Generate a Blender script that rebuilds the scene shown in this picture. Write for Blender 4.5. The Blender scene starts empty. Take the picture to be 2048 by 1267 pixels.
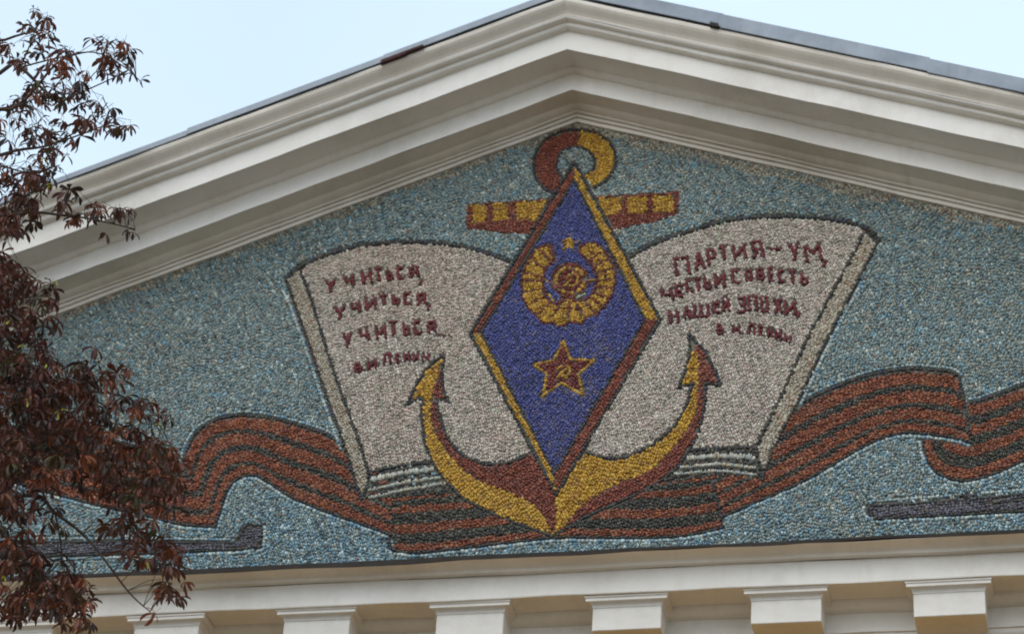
import bpy, math, random
import numpy as np
from mathutils import Matrix, Vector
random.seed(7); rng = np.random.default_rng(11)
SC = bpy.context.scene
COL = SC.collection

# ------------------------------------------------------------------ camera
ZA = 14.57                                   # height of the tympanum's inner apex above the ground (m)
CAM = np.array([3.71428, -16.91108, -12.96939])   # camera relative to that apex; the mosaic lies in y = 0
YAW, PIT, ROL, FPX = 0.23775, 0.57721, 0.06797, 6033.5
def cam_axes():
    cy, sy = math.cos(YAW), math.sin(YAW)
    f0 = np.array([-sy, cy, 0]); r0 = np.array([cy, sy, 0]); u0 = np.array([0, 0, 1.])
    f = f0*math.cos(PIT)+u0*math.sin(PIT); u = u0*math.cos(PIT)-f0*math.sin(PIT)
    c, s = math.cos(ROL), math.sin(ROL)
    return r0*c+u*s, u*c-r0*s, f
CR, CU, CF = cam_axes()
cd = bpy.data.cameras.new('camera'); cam = bpy.data.objects.new('camera', cd); COL.objects.link(cam)
m = Matrix([[CR[i], CU[i], -CF[i]] for i in range(3)]).to_4x4()
m.translation = Vector((CAM[0], CAM[1], CAM[2]+ZA)); cam.matrix_world = m
cd.sensor_width = 36; cd.lens = 36*FPX/2048; cd.clip_start = .1; cd.clip_end = 3000
cd.dof.use_dof = True; cd.dof.focus_distance = 17.0; cd.dof.aperture_fstop = 2.8
SC.camera = cam
def wall(u, v, y=0.):
    """photo measurement -> surveyed point (x, z) on the vertical plane y (metres, relative to apex)"""
    d = CF+CR*((u-1024)/FPX)-CU*((v-633.5)/FPX); t = (y-CAM[1])/d[1]; p = CAM+d*t
    return p[0], p[2]
def proj(x, z, y=0.):
    dx, dy, dz = x-CAM[0], y-CAM[1], z-CAM[2]
    w = dx*CF[0]+dy*CF[1]+dz*CF[2]
    return (1024+FPX*(dx*CR[0]+dy*CR[1]+dz*CR[2])/w, 633.5-FPX*(dx*CU[0]+dy*CU[1]+dz*CU[2])/w)

# ------------------------------------------------------------------ light
SUN_EL, SUN_AZ = math.radians(46), math.radians(205)      # azimuth from +Y clockwise: the sun stands in front of the facade, veiled
w = bpy.data.worlds.new('World'); SC.world = w; w.use_nodes = True
nt = w.node_tree; nt.nodes.clear()
sky = nt.nodes.new('ShaderNodeTexSky'); sky.sky_type = 'NISHITA'; sky.sun_disc = False
sky.sun_elevation = SUN_EL; sky.sun_rotation = SUN_AZ; sky.air_density = 1.0; sky.dust_density = 3.0; sky.ozone_density = 1.0
bg = nt.nodes.new('ShaderNodeBackground'); bg.inputs[1].default_value = .12
ow = nt.nodes.new('ShaderNodeOutputWorld')
veil = nt.nodes.new('ShaderNodeMixRGB'); veil.inputs[0].default_value = .6      # thin even veil of high cloud over the whole sky
wtc = nt.nodes.new('ShaderNodeTexCoord'); wn = nt.nodes.new('ShaderNodeTexNoise'); wn.inputs['Scale'].default_value = 2.6; wn.inputs['Detail'].default_value = 4
wr_ = nt.nodes.new('ShaderNodeMapRange'); wr_.inputs[1].default_value = .3; wr_.inputs[2].default_value = .7; wr_.inputs[3].default_value = .54; wr_.inputs[4].default_value = .68
nt.links.new(wtc.outputs['Generated'], wn.inputs['Vector']); nt.links.new(wn.outputs['Fac'], wr_.inputs[0]); nt.links.new(wr_.outputs[0], veil.inputs[0])
veil.inputs[2].default_value = (7.9, 9.7, 11.2, 1)
nt.links.new(sky.outputs[0], veil.inputs[1]); nt.links.new(veil.outputs[0], bg.inputs[0]); nt.links.new(bg.outputs[0], ow.inputs[0])
sl = bpy.data.lights.new('sun', 'SUN'); sl.energy = 1.05; sl.angle = math.radians(60); sl.color = (1, .95, .89)
so = bpy.data.objects.new('sun', sl); COL.objects.link(so)
sd = Vector((math.sin(SUN_AZ)*math.cos(SUN_EL), math.cos(SUN_AZ)*math.cos(SUN_EL), math.sin(SUN_EL)))
so.rotation_euler = sd.to_track_quat('Z', 'Y').to_euler(); so.location = (0, -20, 40)
SC.view_settings.view_transform = 'Standard'; SC.view_settings.look = 'None'
SC.view_settings.gamma = 1; SC.view_settings.exposure = 0.27; SC.view_settings.use_curve_mapping = False
try:
    SC.cycles.filter_width = 1.9
except Exception: pass

# ------------------------------------------------------------------ helpers
def lin(c):
    return tuple((x/255/12.92 if x/255 <= .04045 else ((x/255+.055)/1.055)**2.4) for x in c)
def link(o, parent=None):
    COL.objects.link(o)
    if parent is not None: o.parent = parent
    return o
def empty(name, loc=(0, 0, 0), parent=None):
    o = bpy.data.objects.new(name, None); o.location = loc; return link(o, parent)
def tag(o, label=None, cat=None, kind=None, group=None):
    if label: o['label'] = label
    if cat: o['category'] = cat
    if kind: o['kind'] = kind
    if group: o['group'] = group
    return o
def mesh_obj(name, V, F, mat, parent=None, smooth=False):
    me = bpy.data.meshes.new(name); me.from_pydata([tuple(map(float, v)) for v in V], [], F)
    if mat: me.materials.append(mat)
    if smooth: me.polygons.foreach_set('use_smooth', [True]*len(me.polygons))
    me.update()
    return link(bpy.data.objects.new(name, me), parent)
def mat_base(name):
    mt = bpy.data.materials.new(name); mt.use_nodes = True
    n = mt.node_tree; b = n.nodes['Principled BSDF']; return mt, n, b
def N(n, t, **k):
    x = n.nodes.new(t)
    for a, v in k.items():
        if a in x.inputs: x.inputs[a].default_value = v
        else: setattr(x, a, v)
    return x
def paint(name, c1, c2, rough=.75, scale=2.2, stain=None, bump=.25, streak=True):
    mt, n, b = mat_base(name); L = n.links.new
    tc = N(n, 'ShaderNodeTexCoord')
    n1 = N(n, 'ShaderNodeTexNoise', Scale=scale, Detail=7, Roughness=.62)
    L(tc.outputs['Object'], n1.inputs['Vector'])
    r = N(n, 'ShaderNodeValToRGB'); r.color_ramp.elements[0].position = .34; r.color_ramp.elements[1].position = .66
    r.color_ramp.elements[0].color = (*lin(c1), 1); r.color_ramp.elements[1].color = (*lin(c2), 1)
    L(n1.outputs['Fac'], r.inputs[0]); col = r.outputs[0]
    if stain and streak:
        n5 = N(n, 'ShaderNodeTexNoise', Scale=.9, Detail=9, Roughness=.75); L(tc.outputs['Object'], n5.inputs['Vector'])
        r5 = N(n, 'ShaderNodeValToRGB'); r5.color_ramp.elements[0].position = .46; r5.color_ramp.elements[1].position = .72; r5.color_ramp.elements[1].color = (.6, .6, .6, 1)
        L(n5.outputs['Fac'], r5.inputs[0]); m5 = N(n, 'ShaderNodeMixRGB'); m5.inputs[2].default_value = (*lin([q*.86 for q in stain]), 1)
        L(r5.outputs[0], m5.inputs[0]); L(col, m5.inputs[1]); col = m5.outputs[0]
    if stain:
        mp = N(n, 'ShaderNodeMapping'); mp.inputs['Scale'].default_value = (9, 2, 1.3) if streak else (5, 5, 5)
        L(tc.outputs['Object'], mp.inputs['Vector'])
        n2 = N(n, 'ShaderNodeTexNoise', Scale=1.3, Detail=8, Roughness=.7); L(mp.outputs[0], n2.inputs['Vector'])
        r2 = N(n, 'ShaderNodeValToRGB'); r2.color_ramp.elements[0].position = .52; r2.color_ramp.elements[1].position = .78
        r2.color_ramp.elements[1].color = (.55, .55, .55, 1)
        L(n2.outputs['Fac'], r2.inputs[0])
        mx = N(n, 'ShaderNodeMixRGB'); mx.inputs[2].default_value = (*lin(stain), 1)
        L(r2.outputs[0], mx.inputs[0]); L(col, mx.inputs[1]); col = mx.outputs[0]
    L(col, b.inputs['Base Color']); b.inputs['Roughness'].default_value = rough
    n3 = N(n, 'ShaderNodeTexNoise', Scale=55, Detail=5); L(tc.outputs['Object'], n3.inputs['Vector'])
    bp = N(n, 'ShaderNodeBump', Strength=bump, Distance=.004); L(n3.outputs['Fac'], bp.inputs['Height']); L(bp.outputs[0], b.inputs['Normal'])
    return mt
M_white = paint('white_facade_paint', (226, 221, 213), (234, 230, 224), stain=(212, 204, 192))
M_cream = paint('cream_cornice_paint', (222, 213, 201), (231, 224, 214), stain=(204, 192, 174))
M_wall = paint('ochre_wall_paint', (196, 146, 66), (208, 160, 82), stain=(165, 125, 70))
M_metal = paint('grey_roof_metal', (112, 124, 138), (138, 149, 160), rough=.45, scale=3.5, stain=(92, 100, 108), bump=.1)
M_drip = paint('dark_rusty_drip_edge', (26, 22, 19), (44, 36, 29), rough=.8, scale=6)
M_rot = paint('dark_maroon_rotten_board', (48, 26, 26), (78, 42, 40), rough=.9, scale=9)
M_grout = paint('cement_grout', (92, 92, 86), (118, 114, 104), rough=.95, scale=7, bump=.5)
M_bark = paint('tree_bark', (52, 42, 36), (80, 66, 54), rough=.9, scale=12, bump=.8)
# tesserae: the colour of each stone is stored on it
M_tess, n, b = mat_base('stone_tesserae'); L = n.links.new
at = N(n, 'ShaderNodeAttribute', attribute_name='stone_colour'); tc = N(n, 'ShaderNodeTexCoord')
nz = N(n, 'ShaderNodeTexNoise', Scale=140, Detail=4); L(tc.outputs['Object'], nz.inputs['Vector'])
rr = N(n, 'ShaderNodeMapRange'); rr.inputs[1].default_value = .3; rr.inputs[2].default_value = .7; rr.inputs[3].default_value = .8; rr.inputs[4].default_value = 1.15
L(nz.outputs['Fac'], rr.inputs[0]); mu = N(n, 'ShaderNodeVectorMath', operation='SCALE')
L(at.outputs['Color'], mu.inputs[0]); L(rr.outputs[0], mu.inputs['Scale']); L(mu.outputs[0], b.inputs['Base Color'])
b.inputs['Roughness'].default_value = .5
bp = N(n, 'ShaderNodeBump', Strength=.5, Distance=.004); L(nz.outputs['Fac'], bp.inputs['Height']); L(bp.outputs[0], b.inputs['Normal'])

# ------------------------------------------------------------------ ground
mg, n, b = mat_base('warm_paving'); L = n.links.new
tc = N(n, 'ShaderNodeTexCoord'); br = N(n, 'ShaderNodeTexBrick', Scale=1.6)
br.inputs['Color1'].default_value = (*lin((120, 104, 80)), 1); br.inputs['Color2'].default_value = (*lin((104, 90, 68)), 1); br.inputs['Mortar'].default_value = (*lin((84, 74, 60)), 1)
L(tc.outputs['Object'], br.inputs['Vector']); L(br.outputs[0], b.inputs['Base Color']); b.inputs['Roughness'].default_value = .9
G = []
ng = 24
V = []; F = []
for i in range(ng+1):
    for j in range(ng+1):
        V.append((-600+1200*i/ng, -600+1200*j/ng, 0))
for i in range(ng):
    for j in range(ng):
        a = i*(ng+1)+j; F.append((a, a+ng+1, a+ng+2, a+1))
tag(mesh_obj('ground', V, F, mg), kind='structure')

# ------------------------------------------------------------------ building
SL = .36797                                   # slope of the rakes
HWID = 9.6                                    # half width of the pediment
BZ = -3.52                                    # tympanum foot, relative to the apex
bld = empty('building', (0, 0, 0))
tag(bld, 'white pedimented building front with stepped cornice mouldings, block brackets and a grey metal roof edge', 'building')
def wob(x, k, a=.0022):
    return a*(math.sin(x*2.3+k*1.7)+.6*math.sin(x*5.1+k*2.9+1)+.35*math.sin(x*11.7+k*.7+2))
def smooth_curve(p0, p1, kind, n=6):
    """quarter-ish curves between two profile points (v, d)"""
    out = []
    for i in range(1, n+1):
        t = i/n; a = t*math.pi/2
        if kind == 'cove': sv, sd_ = 1-math.cos(a), math.sin(a)      # rises late
        elif kind == 'ovolo': sv, sd_ = math.sin(a), 1-math.cos(a)
        else:                                                         # cyma
            sv = t; sd_ = .5-.5*math.cos(t*math.pi)
        out.append((p0[0]+(p1[0]-p0[0])*sv, p0[1]+(p1[1]-p0[1])*sd_))
    return out
def profile(segs, start):
    P = [start]
    for s in segs:
        dv, dd = s[0], s[1]; q = (P[-1][0]+dv, P[-1][1]+dd)
        if len(s) > 2: P += smooth_curve(P[-1], q, s[2])
        else: P.append(q)
    return P
kv, kd = 219., 173.5
def S(v=0, d=0, *k): return (v/kv, d/kd)+k
rake_lower = profile([S(0, 10), S(6), S(0, -3), S(1.5), S(0, 5), S(5), S(0, -3), S(1.5), S(0, 5), S(4), S(7, 10, 'cove'), S(0, 24)], (-.012, -.03))
rake_fascia = profile([S(31), S(9, 8, 'cove'), S(0, 33)], rake_lower[-1])
rake_corona = profile([S(36), S(0, 4), S(4, 5, 'cove'), S(5), S(0, 4), S(4, 4, 'cove')], rake_fascia[-1])
rake_cyma = profile([S(22, 12, 'cyma'), S(3), S(.2, -5), S(6)], rake_corona[-1])
def sweep_rake(name, P, mat, parent, x0=-HWID, x1=HWID, step=.12, k=0, lab=None):
    V = []; F = []; xs = list(np.arange(x0, 0, step))+[0]+list(np.arange(step, x1, step))
    for x in xs:
        for j, (v, d) in enumerate(P):
            V.append((x, -d-wob(x, k+j*.13), ZA-abs(x)*SL+v+wob(x, k+9+j*.11)))
    n = len(P)
    for i in range(len(xs)-1):
        for j in range(n-1):
            a = i*n+j; F.append((a, a+n, a+n+1, a+1))
    o = mesh_obj(name, V, F, mat, parent)
    return o
rc = empty('raking_cornice', parent=bld)
sweep_rake('bed_moulding', rake_lower, M_cream, rc, k=1)
sweep_rake('fascia', rake_fascia, M_white, rc, k=2)
sweep_rake('corona', rake_corona, M_white, rc, k=3)
sweep_rake('cyma_moulding', rake_cyma, M_cream, rc, k=4)
top_v, top_d = rake_cyma[-1]
fd = max(p[1] for p in rake_cyma)
# metal sheets over the rakes
def sheet(x0, x1, h, lift, drop=0.):
    V = []; F = []; xs = np.linspace(x0, x1, max(2, int(abs(x1-x0)/.1)))
    t = .004; dd = fd+.016
    prof = [(-h*.0, dd), (-.0+h, dd-.004), (h+.012, dd-.03), (h+.03, -1.2)]
    for x in xs:
        e = .003*math.sin(x*7+x0*3)+.002*math.sin(x*17)
        for (v, d) in prof:
            V.append((x, -d+e, ZA-abs(x)*SL+top_v-.022+v+lift+e*.8))
        for (v, d) in reversed(prof):
            V.append((x, -d+e+t, ZA-abs(x)*SL+top_v-.022+v+lift+e*.8-t))
    n = 8
    for i in range(len(xs)-1):
        for j in range(n):
            a = i*n+j; b_ = i*n+(j+1) % n; F.append((a, a+n, b_+n, b_))
    F.append(tuple(range(n))); F.append(tuple(range((len(xs)-1)*n, len(xs)*n))[::-1])
    return mesh_obj('roof_flashing', V, F, M_metal, bld)
for a, b_, h, l in [(-9.7, -5.6, .045, -.01), (-5.6, -2.66, .048, -.004), (-2.68, -1.27, .055, .004), (-1.29, 0, .058, .009)]:
    sheet(a, b_, h, l)
for a, b_, h, l in [(0, 1.14, .118, .012), (1.12, 2.56, .122, .002), (2.54, 5.6, .122, -.008), (5.6, 9.7, .12, -.014)]:
    sheet(a, b_, h, l)
# rotten board showing below the left flashing
V = []; F = []
def boxvf(V, F, x0, x1, y0, y1, z0, z1, sl=0.):
    k = len(V)
    for x in (x0, x1):
        for y in (y0, y1):
            for z in (z0, z1): V.append((x, y, z-sl*(x-x0)))
    F += [(k, k+1, k+3, k+2), (k+4, k+6, k+7, k+5), (k, k+4, k+5, k+1), (k+2, k+3, k+7, k+6), (k, k+2, k+6, k+4), (k+1, k+5, k+7, k+3)]
for xa, xb, hh in [(-1.3, -1.12, .018), (-1.12, -1.0, .008)]:
    V = []; F = []
    boxvf(V, F, xa, xb, -fd-.034, -fd+.02, ZA-abs(xa)*SL+top_v-.022-hh, ZA-abs(xa)*SL+top_v-.012, -SL)
    mesh_obj('rotten_board', V, F, M_rot, bld)
V = []; F = []
boxvf(V, F, 1.05, 1.11, -fd-.034, -fd+.02, ZA-1.03*SL+top_v-.04, ZA-1.03*SL+top_v-.01, SL)
mesh_obj('rotten_board', V, F, M_drip, bld)
# roof planes behind
zt = ZA+top_v+.05
for s in (-1, 1):
    V = [(0, -.4, zt), (0, 14, zt), (s*9.9, 14, zt-9.9*SL), (s*9.9, -.4, zt-9.9*SL), (0, -.4, zt-.06), (0, 14, zt-.06), (s*9.9, 14, zt-9.9*SL-.06), (s*9.9, -.4, zt-9.9*SL-.06)]
    mesh_obj('roof_plane', V, [(0, 1, 2, 3), (7, 6, 5, 4), (0, 3, 7, 4), (1, 5, 6, 2), (3, 2, 6, 7), (0, 4, 5, 1)], M_metal, bld)
# horizontal cornice
def sweep_x(name, P, mat, parent, k=0, x0=-9.9, x1=9.9, step=.14, wa=.0022, ex=None):
    V = []; F = []; xs = np.arange(x0, x1+.01, step)
    for x in xs:
        for j, (z, d) in enumerate(P):
            e = ex(x, j) if ex else 0
            V.append((x, -d-wob(x, k+j*.13, wa), ZA+z+wob(x, k+9+j*.11, wa)+e))
    n = len(P)
    for i in range(len(xs)-1):
        for j in range(n-1):
            a = i*n+j; F.append((a+1, a+n+1, a+n, a))
    return mesh_obj(name, V, F, mat, parent)
hc = empty('horizontal_cornice', parent=bld)
cz = [(-3.927, .5), (-3.927, .545), (-3.919, .547)]
cz += smooth_curve((-3.919, .547), (-3.886, .645), 'ovolo')
sweep_x('cyma_moulding', cz+[(-3.884, .648)], M_white, hc, k=5)
sweep_x('corona', [(-4.091, .285), (-4.091, .497), (-4.085, .5), (-3.927, .5)], M_white, hc, k=6)
def dripw(x, j): return (.012*max(0, math.sin((x+2.6)*.9)) + .004*math.sin(x*3.3) if j in (0,) else 0)*-1
sweep_x('drip_edge', [(-3.882, .645), (-3.884, .655), (-3.864, .657), (-3.840, -.02)], M_drip, hc, k=7, ex=lambda x, j: -(.014*max(0, math.sin((x+3.4)*.75))+.003*math.sin(x*5)) if j in (0, 1) else 0)
bm = [(-4.42, .12), (-4.345, .12), (-4.345, .15), (-4.325, .16)]+smooth_curve((-4.325, .16), (-4.295, .19), 'cove')+[(-4.283, .19), (-4.283, .205), (-4.262, .205), (-4.257, .2), (-4.15, .2)]+smooth_curve((-4.15, .2), (-4.088, .29), 'cove')
sweep_x('bed_moulding', bm, M_white, hc, k=8)
# frieze, walls
def box_obj(name, x0, x1, y0, y1, z0, z1, mat, parent):
    V = []; F = []; boxvf(V, F, x0, x1, y0, y1, z0, z1); return mesh_obj(name, V, F, mat, parent)
box_obj('frieze', -9.6, 9.6, -.12, .3, ZA-5.3, ZA-4.421, M_wall, bld)
box_obj('wall', -9.6, 9.6, -.02, 13.8, 0, ZA-5.3, M_wall, bld)
box_obj('attic_wall', -9.6, 9.6, .3, 13.8, ZA-5.3, ZA-3.95, M_wall, bld)
V = [(-9.6, .06, ZA-3.95), (9.6, .06, ZA-3.95), (9.6, .06, ZA-3.6), (0, .06, ZA+.3), (-9.6, .06, ZA-3.6)]
mesh_obj('gable_wall', V, [(0, 1, 2, 3, 4)], M_wall, bld)

# modillions
MX = -1.680; ZC = -4.0914
def modillion_parts():
    V = []; F = []
    # crown: three steps wrapping front and sides, mitred loft of rings (half width, front depth, z)
    cx = .265
    rings = [(.265, .484, 0), (.265, .484, -.012), (.258, .477, -.014), (.258, .477, -.034), (.240, .458, -.036)]
    for i in range(1, 5):
        a = i/4*math.pi/2; rings.append((.240-.020*math.sin(a), .458-.020*math.sin(a), -.036-.028*(1-math.cos(a))))
    rings.append((.219, .436, -.066))
    for (hw, d, z) in rings:
        V += [(-hw, -.12, z), (-hw, -d, z), (hw, -d, z), (hw, -.12, z)]
    for i in range(len(rings)-1):
        for j in range(3):
            a = i*4+j; F.append((a, a+4, a+5, a+1))
    crown = (V, F)
    hw, d, z0, z1, c = .218, .434, -.064, -.222, .004
    V = [(-hw, -.12, z0), (-hw, -d+c, z0), (-hw+c, -d, z0), (hw-c, -d, z0), (hw, -d+c, z0), (hw, -.12, z0)]
    V += [(x, y, z1+c) for x, y, z in V[:6]]
    V += [(-hw+c, -.12, z1), (-hw+c, -d+c, z1), (-hw+c, -d+c, z1), (hw-c, -d+c, z1), (hw-c, -d+c, z1), (hw-c, -.12, z1)]
    F = []
    for r in range(2):
        for j in range(5):
            a = r*6+j; F.append((a, a+6, a+7, a+1))
    F.append((12, 17, 16, 13))
    return crown, (V, F)
(cv, cf), (bv, bf) = modillion_parts()
proto = None
def copy_tree(o, parent):
    c = o.copy(); COL.objects.link(c); c.parent = parent
    for ch in list(o.children): copy_tree(ch, c)
    return c
for i in range(-7, 11):
    x = MX+i+.265
    if proto is None:
        proto = mesh_obj('modillion', bv, bf, M_white, bld); mesh_obj('crown_moulding', cv, cf, M_white, proto); o = proto
    else: o = copy_tree(proto, bld)
    o.location = (x+rng.normal(0, .003), rng.normal(0, .003), ZA+ZC); o.rotation_euler = (0, rng.normal(0, .003), rng.normal(0, .004))

# ------------------------------------------------------------------ mosaic
mos = empty('mosaic', (0, 0, ZA))
tag(mos, 'stone mosaic of anchor, open book, blue diamond badge and striped ribbon filling the pediment', 'mosaic')
V = [(-9.6, 0, -3.94), (9.6, 0, -3.94), (9.6, 0, -9.6*SL+.03), (0, 0, .03), (-9.6, 0, -9.6*SL+.03)]
mesh_obj('grout_bed', V, [(0, 1, 2, 3, 4)], M_grout, mos)
# a plan of the picture: which stone belongs to which shape
MG = 260; PW, PH = 2048+2*MG, 1267+2*MG
lab = np.zeros((PH, PW), np.uint16)
SH = [None]                                  # shape id -> dict
def reg(**k): SH.append(k); return len(SH)-1
def inpoly(P, X, Y):
    r = np.zeros(X.shape, bool); n = len(P)
    for i in range(n):
        x0, y0 = P[i]; x1, y1 = P[(i+1) % n]
        if y0 == y1: continue
        c = ((y0 > Y) != (y1 > Y)) & (X < (x1-x0)*(Y-y0)/(y1-y0)+x0); r ^= c
    return r
def fill(P, key, pal, size=(.0155, .022), ang=-50, spread=16, **k):
    i = reg(key=key, pal=pal, size=size, ang=ang, spread=spread, kind='fill', **k)
    P = [(float(a), float(b)) for a, b in P]
    xs = [p[0] for p in P]; ys = [p[1] for p in P]
    x0 = max(-MG, int(min(xs))-1); x1 = min(2048+MG, int(max(xs))+2); y0 = max(-MG, int(min(ys))-1); y1 = min(1267+MG, int(max(ys))+2)
    X, Y = np.meshgrid(np.arange(x0, x1), np.arange(y0, y1))
    mk = inpoly(P, X+.5, Y+.5); lab[y0+MG:y1+MG, x0+MG:x1+MG][mk] = i
    return i
def line(P, wd, key, pal, L_=.027, closed=False, rows=1, grow=1.2):
    i = reg(key=key, pal=pal, kind='line', w=wd, P=P, L=L_, closed=closed, rows=rows)
    Q = list(P)+([P[0]] if closed else [])
    for (ax, ay), (bx, by) in zip(Q[:-1], Q[1:]):
        h = wd/2+grow; x0 = max(-MG, int(min(ax, bx)-h)-1); x1 = min(2048+MG, int(max(ax, bx)+h)+2); y0 = max(-MG, int(min(ay, by)-h)-1); y1 = min(1267+MG, int(max(ay, by)+h)+2)
        if x1 <= x0 or y1 <= y0: continue
        X, Y = np.meshgrid(np.arange(x0, x1)+.5, np.arange(y0, y1)+.5)
        dx, dy = bx-ax, by-ay; l2 = dx*dx+dy*dy+1e-9
        t = np.clip(((X-ax)*dx+(Y-ay)*dy)/l2, 0, 1)
        mk = (X-ax-t*dx)**2+(Y-ay-t*dy)**2 < h*h
        lab[y0+MG:y1+MG, x0+MG:x1+MG][mk] = i
    return i
def off(P, d):
    out = []
    for k in range(len(P)):
        a = P[max(0, k-1)]; b = P[min(len(P)-1, k+1)]
        dx, dy = b[0]-a[0], b[1]-a[1]; l = math.hypot(dx, dy)+1e-9
        out.append((P[k][0]-dy/l*d, P[k][1]+dx/l*d))
    return out
def spl(P, n=6):
    """Catmull-Rom through the points"""
    P = [tuple(map(float, p)) for p in P]; out = []
    Q = [P[0]]+P+[P[-1]]
    for i in range(1, len(Q)-2):
        p0, p1, p2, p3 = map(np.array, Q[i-1:i+3])
        for k in range(n):
            t = k/n; out.append(tuple(.5*((2*p1)+(-p0+p2)*t+(2*p0-5*p1+4*p2-p3)*t*t+(-p0+3*p1-3*p2+p3)*t**3)))
    out.append(P[-1]); return out
# palettes: (weight, sRGB) of real stone and smalt colours
BG = [(5, (104, 126, 130)), (4, (134, 145, 140)), (3.5, (118, 126, 120)), (2.6, (74, 92, 96)), (1.6, (148, 144, 130)), (1.2, (106, 146, 164)), (.9, (176, 184, 176)), (.7, (62, 70, 70)), (.4, (122, 100, 88))]
BG2 = [(5, (98, 132, 146)), (3, (132, 158, 166)), (2, (72, 106, 128)), (1.5, (176, 196, 200)), (1.4, (120, 140, 140)), (.5, (60, 74, 84))]
BEIGE = [(4, (158, 146, 124)), (2, (176, 168, 150)), (2, (128, 112, 92)), (1, (110, 124, 120)), (.5, (130, 84, 66))]
HALO = [(4, (152, 172, 174)), (2, (178, 188, 182)), (2, (112, 146, 164))]
PAGE = [(1.2, (134, 128, 118)), (5, (172, 162, 150)), (3, (190, 182, 171)), (2, (146, 138, 126)), (2, (174, 154, 144)), (.8, (156, 160, 138)), (.5, (120, 112, 104))]
SIDE = [(4, (166, 156, 138)), (2, (150, 138, 118)), (2, (178, 172, 158)), (.6, (150, 118, 96))]
BAND = [(3, (184, 182, 170)), (2, (166, 172, 164)), (1, (172, 158, 132))]
DARK = [(3, (40, 42, 40)), (2, (50, 50, 62)), (2, (62, 54, 46)), (1, (52, 66, 58))]
STRB = [(3, (44, 46, 42)), (3, (60, 60, 52)), (2, (38, 38, 34)), (1.6, (88, 86, 72)), (.6, (52, 62, 56)), (.4, (84, 56, 44))]
ORNG = [(4, (128, 70, 46)), (3, (116, 60, 42)), (2, (146, 82, 46)), (1, (104, 52, 38)), (.9, (140, 96, 66))]
BRWN = [(4, (120, 58, 40)), (3, (106, 52, 40)), (1.4, (132, 74, 54)), (1, (90, 46, 38))]
YELL = [(5, (172, 132, 34)), (2.5, (154, 112, 36)), (2, (186, 150, 56)), (1, (132, 94, 44))]
BLUE = [(5, (54, 62, 118)), (3, (66, 74, 128)), (2, (46, 50, 98)), (1.6, (72, 76, 118)), (.7, (92, 84, 104)), (.5, (50, 50, 70))]
RED = [(4, (106, 28, 34)), (2, (88, 24, 32)), (1, (118, 44, 44))]
MARN = [(4, (104, 38, 34)), (2, (84, 32, 32)), (1, (120, 58, 44))]
GREY = [(4, (84, 84, 92)), (2, (98, 96, 106)), (1, (66, 64, 70)), (1, (92, 78, 74))]
LITE = [(1, (176, 180, 150))]
# --- background
fill([(-MG, -MG), (2048+MG, -MG), (2048+MG, 1267+MG), (-MG, 1267+MG)], 'background', BG, size=(.0122, .025), ang=-62, spread=24, wave=1)
# --- submarines
subL = [(-260, 1092), (85, 1084), (468, 1086), (478, 1074), (492, 1050), (526, 1051), (521, 1096), (468, 1099), (342, 1105), (85, 1112), (-260, 1122)]
fill(subL, 'submarine_a', GREY, ang=2, spread=8)
line(subL, 4, 'submarine_a', DARK, closed=True)
line(off(subL[6:], 8) if False else [(531, 1052), (527, 1101), (470, 1106), (342, 1112), (85, 1120), (-260, 1130)], 6, 'background', HALO)
line([(-260, 1086), (60, 1078), (85, 1076), (462, 1079)], 5, 'background', HALO)
subR = [(1735, 1019), (1741, 1012), (1914, 1002), (1918, 993), (1952, 990), (1954, 998), (2048, 989), (2300, 962), (2300, 994), (2048, 1022), (1750, 1038), (1738, 1031)]
fill(subR, 'submarine_b', GREY, ang=5, spread=8)
line(subR, 4, 'submarine_b', DARK, closed=True)
line([(1960, 1008), (2048, 1001), (2300, 975)], 4, 'submarine_b', DARK)
line([(1728, 1012), (1726, 1026), (1745, 1045), (2048, 1029), (2300, 1001)], 6, 'background', HALO)
line([(1735, 1003), (1905, 992)], 5, 'background', HALO); line([(1962, 987), (2048, 980), (2300, 953)], 5, 'background', HALO)
# --- ribbon
nstripe = [0]
def ribbon(pairs, stripes, both=True, ang=12, halo=True, out=True, thin=None):
    U = spl([p[0] for p in pairs]); D = spl([p[1] for p in pairs])
    if halo: line(off(D, 7), 6, 'background', HALO); line(off(U, -7), 5, 'background', HALO)
    fill(U+D[::-1], 'ribbon', STRB, size=(.0145, .024), ang=75, spread=10)
    def mid(f): return [(u[0]+(d[0]-u[0])*f, u[1]+(d[1]-u[1])*f) for u, d in zip(U, D)]
    for a, b in stripes:
        nstripe[0] += 1
        fill(mid(a)+mid(b)[::-1], 'stripe_%d' % nstripe[0], ORNG, size=(.0145, .024), ang=ang, spread=12)
    line(U, 5, 'ribbon', DARK); line(D, 4, 'ribbon', DARK)
sA = [(.04, .22), (.30, .48), (.58, .76), (.84, .98)]
sD = [(.06, .25), (.35, .53), (.62, .79), (.86, .98)]
sE = [(.05, .19), (.30, .43), (.56, .70), (.85, .98)]
ribbon([((-260, 760), (-260, 860)), ((0, 850), (0, 955)), ((150, 868), (170, 1003)), ((285, 898), (290, 1030)), ((345, 912), (360, 1048)), ((371, 918), (431, 1053))], sA)
ribbon([((368, 932), (431, 1053)), ((372, 905), (441, 1022)), ((385, 877), (455, 980)), ((405, 855), (475, 958)), ((445, 836), (505, 950)), ((495, 831), (532, 961)), ((550, 838), (580, 992)), ((612, 855), (640, 1018)), ((660, 873), (690, 1036)), ((700, 905), (735, 1052)), ((740, 935), (765, 1063)), ((790, 965), (800, 1075))], sA)
line([(370, 915), (369, 935), (376, 960)], 4, 'ribbon', DARK)
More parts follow.
